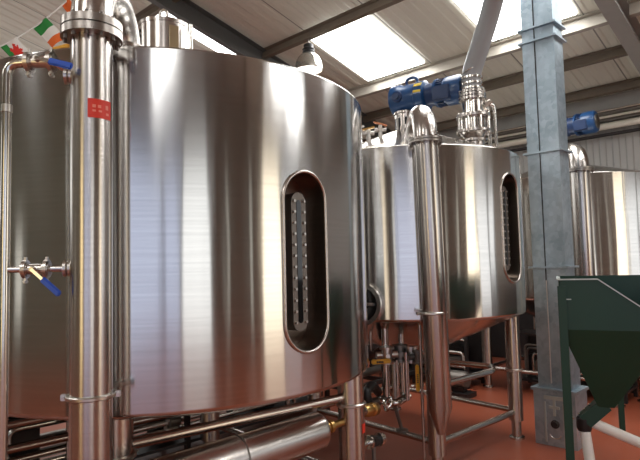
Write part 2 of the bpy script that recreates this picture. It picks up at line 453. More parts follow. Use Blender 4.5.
def tank(label, c, R, zt, zb, lid_h, cone_h, legs, leg_r, ring_z, mt, manway=None, feet=True, group=None):
    c = V3(c)
    t = thing('stainless_tank', c, label, 'tank', group)
    k = 0.022
    prof = [(0, zb - cone_h - 0.0), (0.06, zb - cone_h + 0.003), (R - k * 2.0, zb - k * 0.25)]
    for i in range(1, 6):
        a = -PI / 2 + (PI / 2) * i / 5; prof.append((R - k * 1.5 + k * 1.5 * math.cos(a), zb + k * 1.3 + k * 1.3 * math.sin(a)))
    for i in range(0, 4):
        a = (PI / 2) * i / 3; prof.append((R - k * .5 + k * .5 * math.cos(a), zt - k * .5 + k * .5 * math.sin(a)))
    prof += [(0.12, zt + lid_h), (0, zt + lid_h)]
    b = nb(); lathe(b, (c.x, c.y, 0), prof, 256)
    sh = obj('shell', b, mt, t)
    cl = (0.0, 0.0)
    if manway:
        zc, hh, ww, dep = manway
        nrm = -P; e = Q; c_tank = c; c = c - Q * (0.018 if R > 1.1 else 0.0)
        pts = [c * 1.0 + nrm * (R - dep) + e * s + Z * zc + Z * z_ for s, z_ in stadium(ww, hh)]
        cb = nb(); prism(cb, pts, nrm * (dep + 0.3)); cut = obj('cut', cb, mt, t)
        md = sh.modifiers.new('b', 'BOOLEAN'); md.object = cut; md.operation = 'DIFFERENCE'; md.solver = 'EXACT'
        bpy.context.view_layer.update()
        dg = bpy.context.evaluated_depsgraph_get()
        nm = bpy.data.meshes.new_from_object(sh.evaluated_get(dg))
        sh.modifiers.clear(); sh.data = nm; bpy.data.objects.remove(cut)
        # rim that follows the curved wall
        b = nb(); rp = []
        for s, z_ in stadium(ww + 0.012, hh + 0.012, 18):
            rr = R + 0.002; off = math.sqrt(max(rr * rr - s * s, 0))
            rp.append(c + nrm * off + e * s + Z * (zc + z_))
        tube(b, rp, 0.009, 10, closed=True); obj('manway_rim', b, M['leg'], t)
        # raised sight glass box in the recess
        d0 = R - dep
        b = nb(); prism(b, [c + nrm * d0 + e * s + Z * (zc + z_) for s, z_ in stadium(0.1, hh * 0.79, 10)], nrm * (dep - 0.055)); sg = obj('sight_glass', b, M['dull'], t)
        b = nb(); prism(b, [c + nrm * (R - 0.056) + e * s + Z * (zc + z_) for s, z_ in stadium(0.032, hh * 0.70, 8)], nrm * 0.004); obj('glass', b, M['glass'], sg)
        for s in (-1, 1):
            for i in range(12):
                z_ = -hh * 0.345 + hh * 0.69 * i / 11
                p0 = c + nrm * (R - 0.056) + e * (s * 0.034) + Z * (zc + z_)
                b = nb(); cyl(b, p0, p0 + nrm * 0.012, 0.0075, seg=6); obj('bolt', b, M['fitting'], sg)
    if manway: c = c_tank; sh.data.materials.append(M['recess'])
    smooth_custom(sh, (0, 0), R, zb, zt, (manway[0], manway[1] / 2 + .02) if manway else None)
    for lx, ly in legs:
        b = nb(); bot = 0.165 if feet else 0.12
        lathe(b, (lx, ly, 0), [(0, bot), (leg_r, bot), (leg_r, zb + 0.03), (0, zb + 0.03)], 32)
        lg = obj('leg', b, M['leg'], t)
        b = nb(); lathe(b, (lx, ly, 0), [(0, 0.0), (leg_r * 1.0, 0.0), (leg_r * 1.0, 0.018), (leg_r * 0.66, 0.024), (leg_r * 0.66, bot), (0, bot)], 28)
        obj('foot', b, M['leg'], lg)
        if ring_z: clamp_ring(lg, (lx, ly, ring_z), leg_r, 2, 0.9)
    return t

A_c, A_R, A_zt, A_zb = (-0.945, 3.63, 0), 1.237, 2.603, 0.955
B_c, B_R, B_zt, B_zb = (0.84, 5.20, 0), 1.017, 2.515, 1.145
C_c, C_R, C_zt, C_zb = (3.18, 7.14, 0), 1.2, 2.55, 1.145
A_legs = [(0.165, 3.46), (-0.97, 2.60), (-0.97, 4.74), (-2.15, 3.63)]
B_legs = [(0.84, 4.22), (1.735, 5.08), (0.78, 6.16), (-0.09, 5.28)]
C_legs = [(3.18, 6.05), (4.25, 7.14), (3.18, 8.2), (2.10, 7.14)]
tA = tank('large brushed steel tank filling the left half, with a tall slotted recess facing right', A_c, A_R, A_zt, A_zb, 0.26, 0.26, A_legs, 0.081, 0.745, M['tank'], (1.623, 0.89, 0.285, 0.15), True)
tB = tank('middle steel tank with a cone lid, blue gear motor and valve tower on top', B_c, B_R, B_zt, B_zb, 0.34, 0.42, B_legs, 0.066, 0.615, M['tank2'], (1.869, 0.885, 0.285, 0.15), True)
tC = tank('far steel tank half hidden behind the column and the green hopper', C_c, C_R, C_zt, C_zb, 0.30, 0.42, C_legs, 0.066, None, M['tank2'], None, True)

# rails between legs
def rail(parent, p0, p1, r, name='rail', mt=None, trim=0.0):
    b = nb(); p0, p1 = V3(p0), V3(p1); cyl(b, p0, p1, r, seg=16); return obj(name, b, mt or M['leg'], parent)
def lp(l, z): return (l[0], l[1], z)
rail(tA, V3(lp(A_legs[1], 0.79)) + V3((0.04, 0, 0)), lp(A_legs[0], 0.79), 0.026)
for z in (0.60, 0.44): rail(tA, lp(A_legs[3], z), lp(A_legs[2], z), 0.03)
rail(tA, lp(A_legs[0], 0.3), lp(A_legs[2], 0.3), 0.026)
rail(tB, lp(B_legs[0], 0.245), lp(B_legs[1], 0.235), 0.025)
rail(tB, lp(B_legs[0], 0.25), lp(B_legs[3], 0.25), 0.025)
rail(tB, lp(B_legs[2], 0.25), lp(B_legs[3], 0.25), 0.025)
rail(tB, lp(B_legs[1], 0.245), lp(B_legs[2], 0.25), 0.025)
for a, b_ in ((0, 1), (1, 2), (2, 3), (3, 0)): rail(tC, lp(C_legs[a], 0.25), lp(C_legs[b_], 0.25), 0.025)
# lid rim fittings
def lid_ring(parent, c2, z, r, name='nozzle'):
    b = nb(); lathe(b, (c2[0], c2[1], z), [(0, -0.12), (r, -0.12), (r, 0.0), (r + 0.035, 0.0), (r + 0.035, 0.02), (0, 0.02)], 32); return obj(name, b, M['pipe'], parent)

# round manway at the lower left of the middle tank
def ring_on_tank(parent, c, R, dirn, z, r, name):
    d = V3(dirn).normalized(); cc = V3(c) + d * R + Z * z; x, y = frame(d); b = nb()
    lathe(b, cc - d * 0.05, [(r * 0.8, 0), (r * 0.8, 0.1), (r, 0.1), (r, 0.075), (r * .88, 0.07), (r * .88, 0), (r * .8, 0)], 40, d)
    o = obj(name, b, M['tube'], parent)
    b = nb(); lathe(b, cc - d * 0.04, [(0, 0), (r * 0.8, 0), (r * 0.8, 0.06), (0, 0.06)], 32, d); obj('glass', b, M['glass'], o)
    b = nb(); cyl(b, cc + d * 0.03 - Z * r * .6, cc + d * 0.03 + Z * r * .6, 0.012, seg=8); cyl(b, cc + d * 0.03 - x * r * .6, cc + d * 0.03 + x * r * .6, 0.012, seg=8); obj('cross_bar', b, M['fitting'], o)
ring_on_tank(tB, B_c, B_R - 0.0, (-0.50, -0.86, 0), 1.29, 0.165, 'round_manway')

# ------------------------------------------------------------------ swan-neck pipes
def swan_pipe(label, x, y, r, z_low, z_flange, arc, landing_z, cone=None, lean=0.0, flange_r=None, double=False, clamp_z=None, straight=0.05, dirn=(0, 1, 0)):
    t = thing('swan_neck_pipe', (x, y, 0), label, 'pipe', None)
    d = V3(dirn).normalized(); b = nb()
    if cone: lathe(b, (x + lean * z_flange, y, 0), [(0.0, z_low - cone), (0.028, z_low - cone), (r, z_low), (r, z_flange)], 40, (-lean, 0, 1))
    else: lathe(b, (x, y, 0), [(0.0, z_low), (r, z_low), (r, z_flange)], 40)
    pp = obj('pipe', b, M['pipe'], t)
    zc = z_flange + straight; base = V3((x, y, 0)); pts = [base + Z * z_flange, base + Z * (z_flange + straight * 0.5)]
    for i in range(25):
        a = PI * i / 24; pts.append(base + d * (arc - arc * math.cos(a)) + Z * (zc + arc * math.sin(a)))
    pts.append(base + d * 2 * arc + Z * landing_z)
    b = nb(); tube(b, pts, r, 40, caps=False); obj('bend', b, M['pipe'], t)
    fr = flange_r or r * 1.5; ft = 0.035 if r < .09 and not cone else 0.017
    b = nb(); lathe(b, (x, y, z_flange), [(r * .9, -ft), (fr, -ft), (fr, -0.003), (r * .95, -0.003), (r * .95, 0.003), (fr, 0.003), (fr, ft), (r * .9, ft)], 48); fl = obj('flange', b, M['flange'], t)
    n = 12
    bolt_ring(fl, 'bolt', (x, y, z_flange - 0.002), (0, 0, 1), (fr + r) / 2 + 0.003, n, 0.008, 2 * ft + 0.03, mt=M['dull'])
    lb = base + d * 2 * arc
    b = nb(); lathe(b, (lb.x, lb.y, landing_z), [(r * .9, -0.012), (fr, -0.012), (fr, 0.018), (r * .9, 0.018)], 48); obj('landing_flange', b, M['pipe'], t)
    if clamp_z: clamp_ring(t, (x, y, clamp_z), r, 2, clamp_z and 0.25)
    return t
pA = swan_pipe('wide steel swan-neck pipe in front of the left tank with a red sticker', -0.937, 2.25, 0.083, 0.02, 2.600, 0.20, 2.665, None, 0.0, 0.122, clamp_z=1.10, straight=0.05, dirn=(-0.03, 1, 0))
pB = swan_pipe('steel swan-neck pipe in front of the middle tank, ending in a cone near the floor', 0.80, 4.04, 0.090, 0.56, 2.50, 0.205, 2.70, 0.19, 0.016, 0.124, clamp_z=1.235, straight=0.03)
pC = swan_pipe('steel swan-neck pipe beside the galvanised column, serving the far tank', 2.80, 5.85, 0.098, 0.56, 2.55, 0.20, 2.66, 0.21, 0.0, 0.14, clamp_z=None, straight=0.03, dirn=(0.05, 1, 0))
# faces on pipe A: red sticker
def curved_patch(name, parent, c, r, a0, a1, z0, z1, mt, th=0.0015):
    b = nb(); n = 12; ring = []
    for rr in (r, r + th):
        ring.append([[b.verts.new(V3((c[0] + rr * math.cos(a0 + (a1 - a0) * i / n), c[1] + rr * math.sin(a0 + (a1 - a0) * i / n), z))) for i in range(n + 1)] for z in (z0, z1)])
    for L_ in ring:
        for i in range(n): b.faces.new((L_[0][i], L_[0][i + 1], L_[1][i + 1], L_[1][i]))
    for zi in (0, 1):
        for i in range(n): b.faces.new((ring[0][zi][i], ring[0][zi][i + 1], ring[1][zi][i + 1], ring[1][zi][i]))
    for i in (0, n): b.faces.new((ring[0][0][i], ring[0][1][i], ring[1][1][i], ring[1][0][i]))
    return obj(name, b, mt, parent)
st = curved_patch('sticker', pA, (-0.937, 2.25), 0.0835, math.radians(-78), math.radians(-10), 2.215, 2.292, M['red'])
for i, (a, z, dz) in enumerate(((-66, 2.262, .012), (-52, 2.262, .012), (-66, 2.243, .008), (-50, 2.243, .008), (-30, 2.262, .018), (-28, 2.235, .01))):
    curved_patch('print', st, (-0.937, 2.25), 0.0852, math.radians(a), math.radians(a + 9), z - dz / 2, z + dz / 2, M['redmark'], 0.0004)
# red sticker on right leg of tank A
curved_patch('sticker', tA, (0.165, 3.46), 0.0825, math.radians(-40), math.radians(10), 0.575, 0.63, M['red'])

# ------------------------------------------------------------------ sampling line with two ball valves at far left
def lever(parent, p0, d, L_, w_, mt, up=None, text=None):
    d = V3(d).normalized(); u = V3(up or (0, -1, 0)); sd = d.cross(u).normalized(); u = sd.cross(d).normalized()
    b = nb(); box(b, V3(p0) + d * L_ * 0.22, L_ * 0.44, w_ * 0.5, 0.006, d, sd, u); st_ = obj('lever_arm', b, M['tube'], parent)
    b = nb(); box(b, V3(p0) + d * L_ * 0.68, L_ * 0.64, w_, 0.014, d, sd, u, 0.005); o = obj('lever_sleeve', b, mt, parent)
    return o
def ball_valve(parent, c, axis, r, lev_dir, mt, L_=0.13, w_=0.028, updir=(0, -1, 0)):
    a = V3(axis).normalized(); c = V3(c); u = V3(updir).normalized()
    b = nb(); cyl(b, c - a * r * 1.8, c + a * r * 1.8, r * 1.25, seg=20)
    for s in (-1, 1):
        cyl(b, c + a * r * s * 1.7, c + a * r * s * 2.2, r * 1.75, seg=20)
        cyl(b, c + a * r * s * 2.6, c + a * r * s * 3.1, r * 1.75, seg=20)
    cyl(b, c, c + u * r * 2.4, r * 0.55, seg=12)
    body = obj('valve_body', b, M['fitting'], parent)
    x, y = frame(a)
    for s in (-1, 1):
        cc = c + a * r * 2.4 * s; b = nb()
        lathe(b, cc, [(r * 1.7, -r * .45), (r * 2.2, -r * .45), (r * 2.2, r * .45), (r * 1.7, r * .45), (r * 1.7, -r * .45)], 20, a)
        box(b, cc - Z * r * 2.7, r * .5, r * .9, r * 1.2, a, a.cross(Z)); cyl(b, cc - Z * r * 2.9 - x * r, cc - Z * r * 2.9 + x * r, r * .28, seg=8)
        box(b, cc + Z * r * 2.5, r * .5, r * .7, r * .7, a, a.cross(Z))
        obj('clamp', b, M['fitting'], body)
    lever(body, c + u * r * 2.3, lev_dir, L_, w_, mt, up=updir)
    return body
sl = thing('sampling_line', (-1.262, 2.2, 0), 'thin steel sampling line at the left edge with two blue-levered valves', 'pipe')
xs = -1.262; ys = 2.2; z_up, z_lo = 2.452, 1.612
b = nb(); tube(b, bend([(xs, ys, 0.0), (xs, ys, z_up), (xs + 0.10, ys, z_up + 0.005)], 0.05, 8), 0.0185, 20); obj('tube', b, M['tube'], sl)
b = nb(); tube(b, [(xs, ys, z_up - 0.20), (xs, ys, z_up - 0.17)], 0.021, 20); obj('weld_collar', b, M['fitting'], sl)
ball_valve(sl, (xs + 0.135, ys, z_up + 0.005), (1, 0, 0), 0.019, (1.0, -0.1, -0.30), M['lever'], 0.165, 0.028, (0, -1.0, 0.05))
b = nb(); tube(b, [(xs + 0.17, ys, z_up + 0.005), (xs + 0.25, ys + .03, z_up - 0.03), (-0.98, 2.25, z_up - 0.05)], 0.013, 16); obj('branch_tube', b, M['tube'], sl)
b = nb(); tube(b, [(xs, ys, z_lo), (-0.98, 2.25, z_lo)], 0.013, 16); obj('branch_tube', b, M['tube'], sl)
ball_valve(sl, (xs + 0.115, ys + .02, z_lo), (1, 0.1, 0), 0.017, (0.75, 0, -0.68), M['lever'], 0.155, 0.025)
for zz, xx in ((z_lo, -1.03), (z_up - 0.045, -1.03)):
    b = nb(); lathe(b, (xx, 2.236, zz), [(0, -.012), (0.034, -.012), (0.034, .0), (0.026, .004), (0.034, 0.008), (0.034, 0.02), (0, .02)], 24, (1, 0.2, 0)); obj('ferrule', b, M['fitting'], sl)

# ------------------------------------------------------------------ fittings on the lid of the left tank
mt_ = thing('agitator_housing', (-0.985, 3.63, 2.80), 'steel cylinder housing with a lifting lug on top of the left tank', 'housing')
hx, hy, hz = -1.02, 3.63, 2.80
b = nb(); lathe(b, (hx, hy, 0), [(0, hz), (0.19, hz), (0.19, hz + 0.02), (0.168, hz + 0.03), (0.168, 3.21), (0.172, 3.21), (0.172, 3.235), (0, 3.235)], 48); obj('body', b, M['pipe'], mt_)
b = nb(); lo = [(-.032, 0)] + [(.032 * math.cos(PI - PI * i / 12), .06 + .034 * math.sin(PI * i / 12)) for i in range(13)] + [(.032, 0)]
li = [(.012 * math.cos(2 * PI * i / 12), .06 + .013 * math.sin(2 * PI * i / 12)) for i in range(12)]
tube(b, [V3((hx + .01 + x_, hy - .06, 3.236 + z_)) for x_, z_ in ((-.024, 0), (-.026, .05), (-.02, .078), (0, .09), (.02, .078), (.026, .05), (.024, 0))], .011, 10)
obj('lifting_lug', b, M['fitting'], mt_)
for i in range(9):
    b = nb(); z_ = 2.88 + i * 0.036
    box(b, (hx - 0.167 * math.cos(0.5), hy - 0.167 * math.sin(0.5), z_), 0.006, 0.07, 0.014, (math.cos(.5), math.sin(.5), 0), (-math.sin(.5), math.cos(.5), 0)); obj('vent_slot', b, M['black'], mt_)
b = nb(); box(b, (hx + 0.10, hy - 0.14, 3.03), 0.06, 0.012, 0.30, (0.82, 0.57, 0), (-0.57, 0.82, 0)); obj('cover_plate', b, mat('bronze cover plate', (.42, .33, .2), .35, .9), mt_)
b = nb(); cyl(b, (hx + 0.2, hy - .1, 2.78), (hx + 0.2, hy - .1, 3.2), 0.012, seg=12); obj('conduit', b, M['tube'], mt_)

vl = thing('vent_valve', (-1.80, 3.75, 2.66), 'small vent valve with yellow handle and black hose behind the left flange', 'valve')
b = nb(); cyl(b, (-1.80, 3.75, 2.64), (-1.80, 3.75, 3.12), 0.02, seg=16); cyl(b, (-1.80, 3.75, 3.02), (-1.80, 3.75, 3.1), 0.036, seg=16); obj('stub_pipe', b, M['fitting'], vl)
b = nb(); box(b, (-1.77, 3.74, 3.155), 0.12, 0.03, 0.03, (1, 0, .25), (0, 1, 0), None, 0.006); obj('handle', b, M['yellow'], vl)
b = nb(); pts = [V3((-1.62 + 0.09 * math.cos(a), 3.75, 3.07 + 0.13 * math.sin(a))) for a in [PI * i / 14 for i in range(15)]]
tube(b, [V3((-1.53, 3.75, 2.70))] + pts + [V3((-1.71, 3.75, 2.70))], 0.014, 12); obj('hose', b, M['black'], vl)
vs = thing('lid_spray_fitting', (-1.94, 3.75, 2.62), 'small steel spray fitting on the lid left of the yellow handle', 'fitting')
b = nb(); cyl(b, (-1.94, 3.75, 2.60), (-1.94, 3.75, 3.06), 0.016, seg=14); lathe(b, (-1.94, 3.75, 3.06), [(0, 0), (.035, 0), (.035, .03), (.02, .05), (0, .06)], 18); obj('body', b, M['fitting'], vs)
b = nb(); tube(b, bend([(-1.94, 3.75, 3.09), (-2.05, 3.75, 3.09), (-2.05, 3.75, 2.60)], 0.04), 0.012, 10); obj('branch', b, M['tube'], vs)

# ------------------------------------------------------------------ gear motors
def gear_motor(label, c, ax, g_l, g_r, m_l, m_r, pedestal=None, back=0.14):
    """c: centre above the pedestal, ax: direction from gearbox to motor"""
    c = V3(c); a = V3(ax).normalized(); x, y = frame(a)
    t = thing('gear_motor', (c.x, c.y, (pedestal[0] if pedestal else c.z - g_r)), label, 'motor')
    s0 = c - a * back
    b = nb(); lathe(b, s0, [(0, 0), (g_r * .8, 0), (g_r * .98, .015), (g_r, .03), (g_r, .10), (g_r * .9, .12), (g_r * .9, g_l * .72), (g_r * .97, g_l * .75), (g_r * .97, g_l * .97), (g_r * .8, g_l), (0, g_l)], 40, a); gb = obj('gearbox', b, M['blue'], t)
    b = nb()
    sd = a.cross(Z).normalized(); front = sd if sd.y < 0 else -sd
    lathe(b, c + a * (g_l * .3 - back) + front * g_r * .85, [(0, 0), (.05, 0), (.05, .03), (.03, .035), (.03, .05), (0, .05)], 20, front); obj('drain_plug', b, M['bluedark'], gb)
    s1 = s0 + a * (g_l + 0.0)
    b = nb(); lathe(b, s1, [(0, 0), (m_r * .8, 0), (m_r * .8, .09), (m_r * 1.05, .09), (m_r * 1.1, .115), (m_r * .93, .12), (m_r * .93, m_l - .1), (0, m_l - .1)], 40, a); mo = obj('motor', b, M['blue'], t)
    b = nb()
    lathe(b, s1, [(m_r * .8, .001), (m_r * .86, .001), (m_r * .86, .085), (m_r * .8, .085)], 30, a)
    for i in range(28):
        an = 2 * PI * i / 28; o = x * math.cos(an) + y * math.sin(an)
        box(b, s1 + a * (0.12 + (m_l - .24) * .25) + o * m_r * .97, (m_l - .24) * .5, 0.008, m_r * .16, a, a.cross(o), o)
    obj('cooling_fins', b, M['bluedark'], mo)
    b = nb(); lathe(b, s1 + a * (m_l - .15), [(m_r * .9, 0), (m_r * 1.08, 0), (m_r * 1.08, .12), (m_r * .95, .145), (m_r * .7, .15), (0, .15)], 40, a); cw = obj('fan_cowl', b, M['blue'], mo)
    b = nb(); lathe(b, s1 + a * (m_l + .0), [(0, 0), (m_r * .72, 0), (m_r * .72, .006), (0, .006)], 32, a)
    for q in range(4): lathe(b, s1 + a * (m_l + .006), [(m_r * (.14 + .15 * q), 0), (m_r * (.19 + .15 * q), 0), (m_r * (.19 + .15 * q), .004), (m_r * (.14 + .15 * q), .004)], 24, a)
    obj('fan_grille', b, M['dull'], mo)
    b = nb(); box(b, s0 + a * (g_l + .18) - Z * 0 + front * m_r * .9 - Z * m_r * .3, 0.16, 0.07, 0.13, a, front, None, 0.008); obj('terminal_box', b, M['bluedark'], mo)
    b = nb(); eye = []
    for i in range(13):
        an = PI * i / 12; eye.append(s0 + a * (.2 + .055 * math.cos(an)) + Z * (g_r * .86 + .045 + .03 * math.sin(an)))
    eye = [eye[0] - Z * .06] + eye + [eye[-1] - Z * .06]
    tube(b, eye, 0.014, 10); obj('lifting_eye', b, M['blue'], t)
    for dz, wz, da in ((.62, .035, 0.0), (.12, .022, 0.0)):
        d = (front * math.cos(dz) + Z * math.sin(dz)).normalized()
        b = nb(); box(b, s0 + a * g_l * .86 + d * (g_r * .975), 0.075, wz, 0.005, a, a.cross(d), d); obj('name_plate', b, M['nameplate'], gb)
    if pedestal:
        z0, pr = pedestal
        b = nb(); lathe(b, (c.x, c.y, 0), [(0, z0), (pr * 1.15, z0), (pr * 1.15, z0 + .015), (pr, z0 + .02), (pr, c.z - g_r * .98), (pr * 1.12, c.z - g_r * .98), (pr * 1.12, c.z - g_r * .85), (0, c.z - g_r * .85)], 40); pd = obj('pedestal', b, M['pipe'], t)
        for i in range(10):
            an = 2 * PI * (i + .3) / 10; d = V3((math.cos(an), math.sin(an), 0)); b = nb()
            box(b, V3((c.x, c.y, (z0 + c.z - g_r) / 2)) + d * pr, 0.004, pr * .22, (c.z - g_r - z0) * .6, d, V3((-d.y, d.x, 0))); obj('slot', b, M['black'], pd)
    return t
gear_motor('long blue gear motor with yellow plates above the middle tank lid', (0.845, 5.20, 3.165), V3((0.82, -0.57, -0.01)), 0.36, 0.148, 0.35, 0.122, (2.82, 0.1), 0.12)
gear_motor('blue motor seen past the column, above the far tank', (3.10, 7.14, 3.30), -P * 0.9 + Z * 0.02, 0.30, 0.125, 0.34, 0.13, (2.80, 0.1), 0.1)

# ------------------------------------------------------------------ valve tower on the middle tank
vt = thing('valve_tower', (1.363, 4.74, 2.62), 'tall flanged steel valve tower standing right on the middle tank lid', 'valve')
vx, vy = 1.363, 4.74
def vz(y_px): return 1.6 + (260.5 - y_px) / 550 * 4.74
b = nb(); lathe(b, (vx, vy, 0), [(0.09, 2.60), (0.09, vz(141)), (0.115, vz(140)), (0.115, vz(138)), (0.075, vz(137)), (0.12, vz(131)), (0, vz(131))], 40); obj('base_cone', b, M['pipe'], vt)
b = nb(); lathe(b, (vx, vy, 0), [(0.07, vz(131)), (0.148, vz(131)), (0.148, vz(128.5)), (0.12, vz(128)), (0.07, vz(128))], 40); obj('lower_flange', b, M['pipe'], vt)
b = nb(); lathe(b, (vx, vy, 0), [(0.105, vz(130)), (0.105, vz(114))], 40); obj('valve_barrel', b, M['tube'], vt)
b = nb(); lathe(b, (vx, vy, 0), [(0.07, vz(115.5)), (0.148, vz(115.5)), (0.148, vz(112.5)), (0.07, vz(112.5))], 40); obj('upper_flange', b, M['pipe'], vt)
for i in range(8):
    an = 2 * PI * i / 8 + .2; b = nb(); o = V3((math.cos(an), math.sin(an), 0)) * 0.133
    cyl(b, V3((vx, vy, vz(132.5))) + o, V3((vx, vy, vz(111))) + o, 0.0085, seg=8); obj('tie_rod', b, M['tube'], vt)
b = nb(); lathe(b, (vx, vy, 0), [(0.088, vz(113)), (0.088, vz(97)), (0, vz(97))], 36); obj('neck', b, M['tube'], vt)
for (ya, yb, rr) in ((97.5, 95, .118), (94.2, 91.5, .118), (90.5, 88, .11)):
    b = nb(); lathe(b, (vx, vy, 0), [(0, vz(ya)), (rr, vz(ya)), (rr, vz(yb)), (0, vz(yb))], 36); obj('flange', b, M['pipe'], vt)
bolt_ring(vt, 'bolt', (vx, vy, vz(92.8)), Z, 0.105, 10, 0.009, vz(86.5) - vz(99))
# small side lines
b = nb(); tube(b, bend([(vx + 0.08, vy, vz(106)), (vx + .12, vy, vz(101)), (vx + .195, vy + .02, vz(102)), (vx + 0.20, vy + .02, 2.60)], 0.05), 0.014, 12); obj('side_tube', b, M['tube'], vt)
b = nb(); tube(b, bend([(vx + .09, vy + .08, vz(100)), (vx + .165, vy + .09, vz(99)), (vx + 0.175, vy + .09, 2.60)], 0.03), 0.009, 12); obj('side_tube', b, M['tube'], vt)
b = nb(); tube(b, bend([(vx + .10, vy + .03, vz(104)), (vx + .15, vy + .05, vz(106)), (vx + 0.152, vy + .05, 2.60)], 0.03), 0.011, 12); obj('side_tube', b, M['tube'], vt)
b = nb(); cyl(b, (vx + .10, vy - .02, vz(103)), (vx + .15, vy - .02, vz(99)), 0.022, seg=12); obj('side_valve', b, M['fitting'], vt)

du = thing('transfer_duct', (vx, vy, vz(88)), 'grey duct rising from the valve tower up past the skylight', 'duct')
b = nb()
D0 = V3((vx, vy, vz(88))); D1 = V3((vx - 0.0, vy, vz(72))); D2 = V3((1.50, 4.55, 3.72)); D3 = V3((1.56, 4.18, 4.25))
tube(b, bend([D0, V3((vx - .005, vy, vz(70))), D2, D3], 0.16, 8), 0.083, 32); obj('duct', b, mat('grey plastic duct', (0.3, 0.31, 0.32), 0.45, 0.3), du)
for tt in (0.25, 0.75, 1.35):
    cc = D0 + Z * (vz(88 - 10 * tt) - D0.z); b = nb()
    lathe(b, cc, [(0.08, -.008), (0.094, -.008), (0.094, .008), (0.08, .008), (0.08, -.008)], 32); obj('band', b, M['tube'], du)
b = nb(); tube(b, [V3((vx + 0.096 * math.cos(a), vy + .096 * math.sin(a), vz(66) + .04 * math.cos(a))) for a in [2 * PI * i / 24 for i in range(24)]], 0.005, 8, closed=True); obj('hose_clip', b, M['tube'], du)

# lid clutter on the left of the middle tank
def small_valve(label, x, y, z, h, mt, hd=(1, 0, .2)):
    t = thing('lid_valve', (x, y, z), label, 'valve', None)
    b = nb(); cyl(b, (x, y, z - .03), (x, y, z + h), .018, seg=14); cyl(b, (x, y, z + h * .5), (x, y, z + h * .75), .032, seg=14); cyl(b, (x - .05, y, z + h * .62), (x + .05, y, z + h * .62), .02, seg=12); obj('body', b, M['fitting'], t)
    b = nb(); box(b, V3((x, y, z + h + .012)), .12, .025, .016, hd, (0, 1, 0), None, .004); obj('handle', b, mt, t)
    return t
small_valve('small steel lid valve nearest the edge of the left tank', 0.34, 4.62, 2.66, 0.09, M['fitting'])
small_valve('copper-handled lid valve left of the blue gear motor', 0.55, 4.75, 2.70, 0.11, M['copper'], (1, 0, -.3))
small_valve('brass-handled lid valve between steel and copper-handled valves', 0.44, 4.70, 2.68, 0.08, M['brass'], (1, .3, .3))

# ------------------------------------------------------------------ galvanised column
cc0 = bp(1.86, 4.90, 0)   # near corner; faces look along -P and -Q
def colbox(b, dp, dq, z0, z1, grow=0.0):
    box(b, bp(1.785 - grow + (dp + 2 * grow) / 2, 4.88 - grow + (dq + 2 * grow) / 2, (z0 + z1) / 2), dp + 2 * grow, dq + 2 * grow, z1 - z0, P, Q)
ctop = roof_z(4.9) - 0.30
co = thing('steel_column', bp(1.96, 5.0, 0), 'galvanised box column with plate bands standing right of the middle tank', 'column')
b = nb(); colbox(b, 0.285, 0.21, 0.48, ctop); obj('shaft', b, M['galv'], co)
b = nb(); box(b, bp(1.955, 4.877, (0.6 + ctop) / 2), 0.006, 0.012, ctop - 0.6, P, Q); obj('seam', b, M['dark'], co)
for yv, dep in ((16, 4.75), (30, 4.75), (148.5, 4.75), (267, 4.75)):
    zb_ = 1.6 + (259.5 - yv) / 550 * dep
    b = nb(); colbox(b, 0.285, 0.21, zb_ - 0.008, zb_ + 0.008, 0.03); obj('band_plate', b, M['galv'], co)
b = nb(); colbox(b, 0.285, 0.21, 0.0, 0.46, 0.035); bs = obj('base_casing', b, M['galv'], co)
b = nb(); colbox(b, 0.285, 0.21, 0.46, 0.485, 0.05); obj('base_cap', b, M['galv'], co)
fq = 4.88 - 0.035
b = nb(); box(b, bp(1.925, fq - .006, 0.41), 0.17, 0.012, 0.03, P, Q); box(b, bp(1.925, fq - .006, 0.33), 0.09, 0.012, 0.022, P, Q); box(b, bp(1.925, fq - .006, 0.34), 0.02, 0.014, 0.16, P, Q); box(b, bp(2.005, fq - .006, 0.20), 0.012, 0.012, 0.34, P, Q); box(b, bp(1.845, fq - .006, 0.20), 0.012, 0.012, 0.34, P, Q); obj('bracket', b, M['edge'], bs)
b = nb(); lathe(b, bp(1.925, fq, 0.19), [(0, 0), (.036, 0), (.036, .012), (.026, .016), (.026, .03), (0, .03)], 24, -Q); obj('socket', b, M['dark'], bs)
b = nb(); tube(b, [bp(1.925 + .045 * math.cos(a), fq - .01, .10 + .03 * math.sin(a)) for a in [PI + PI * i / 10 for i in range(11)]], .006, 8); obj('handle', b, M['fitting'], bs)
b = nb(); tube(b, [bp(1.95, 4.865, z_) for z_ in (0.53, 0.9, 1.3, 1.42)], 0.006, 8); obj('conduit', b, M['fitting'], co)

# ------------------------------------------------------------------ green hopper
e1 = V3((0.92, -0.39, 0)).normalized(); e2 = V3((0.39, 0.92, 0)).normalized()
H0 = V3((1.438, 3.35, 0))
def hp(a, b_, z): return H0 + e1 * a + e2 * b_ + Z * z
ho = thing('feed_hopper', H0 + e1 * .5 + e2 * .45, 'dark green steel feed hopper on legs at the right edge', 'hopper')
zt_, zm_ = 1.475, 1.178; W_, D_ = 0.58, 0.58; th = 0.008
def plate(name, pts, d, mt=None, par=None): 
    b = nb(); prism(b, pts, d); return obj(name, b, mt or M['green'], par or ho)
plate('front_panel', [hp(0, 0, zm_), hp(W_, 0, zm_), hp(W_, 0, zm_ + .02), hp(.213, 0, zt_), hp(0, 0, zt_)], e2 * th)
plate('back_panel', [hp(0, D_, zm_), hp(W_, D_, zm_), hp(W_, D_, zt_ + .01), hp(0, D_, zt_ + .01)], -e2 * th)
plate('side_panel', [hp(0, 0, zm_), hp(0, D_, zm_), hp(0, D_, zt_), hp(0, 0, zt_)], e1 * th)
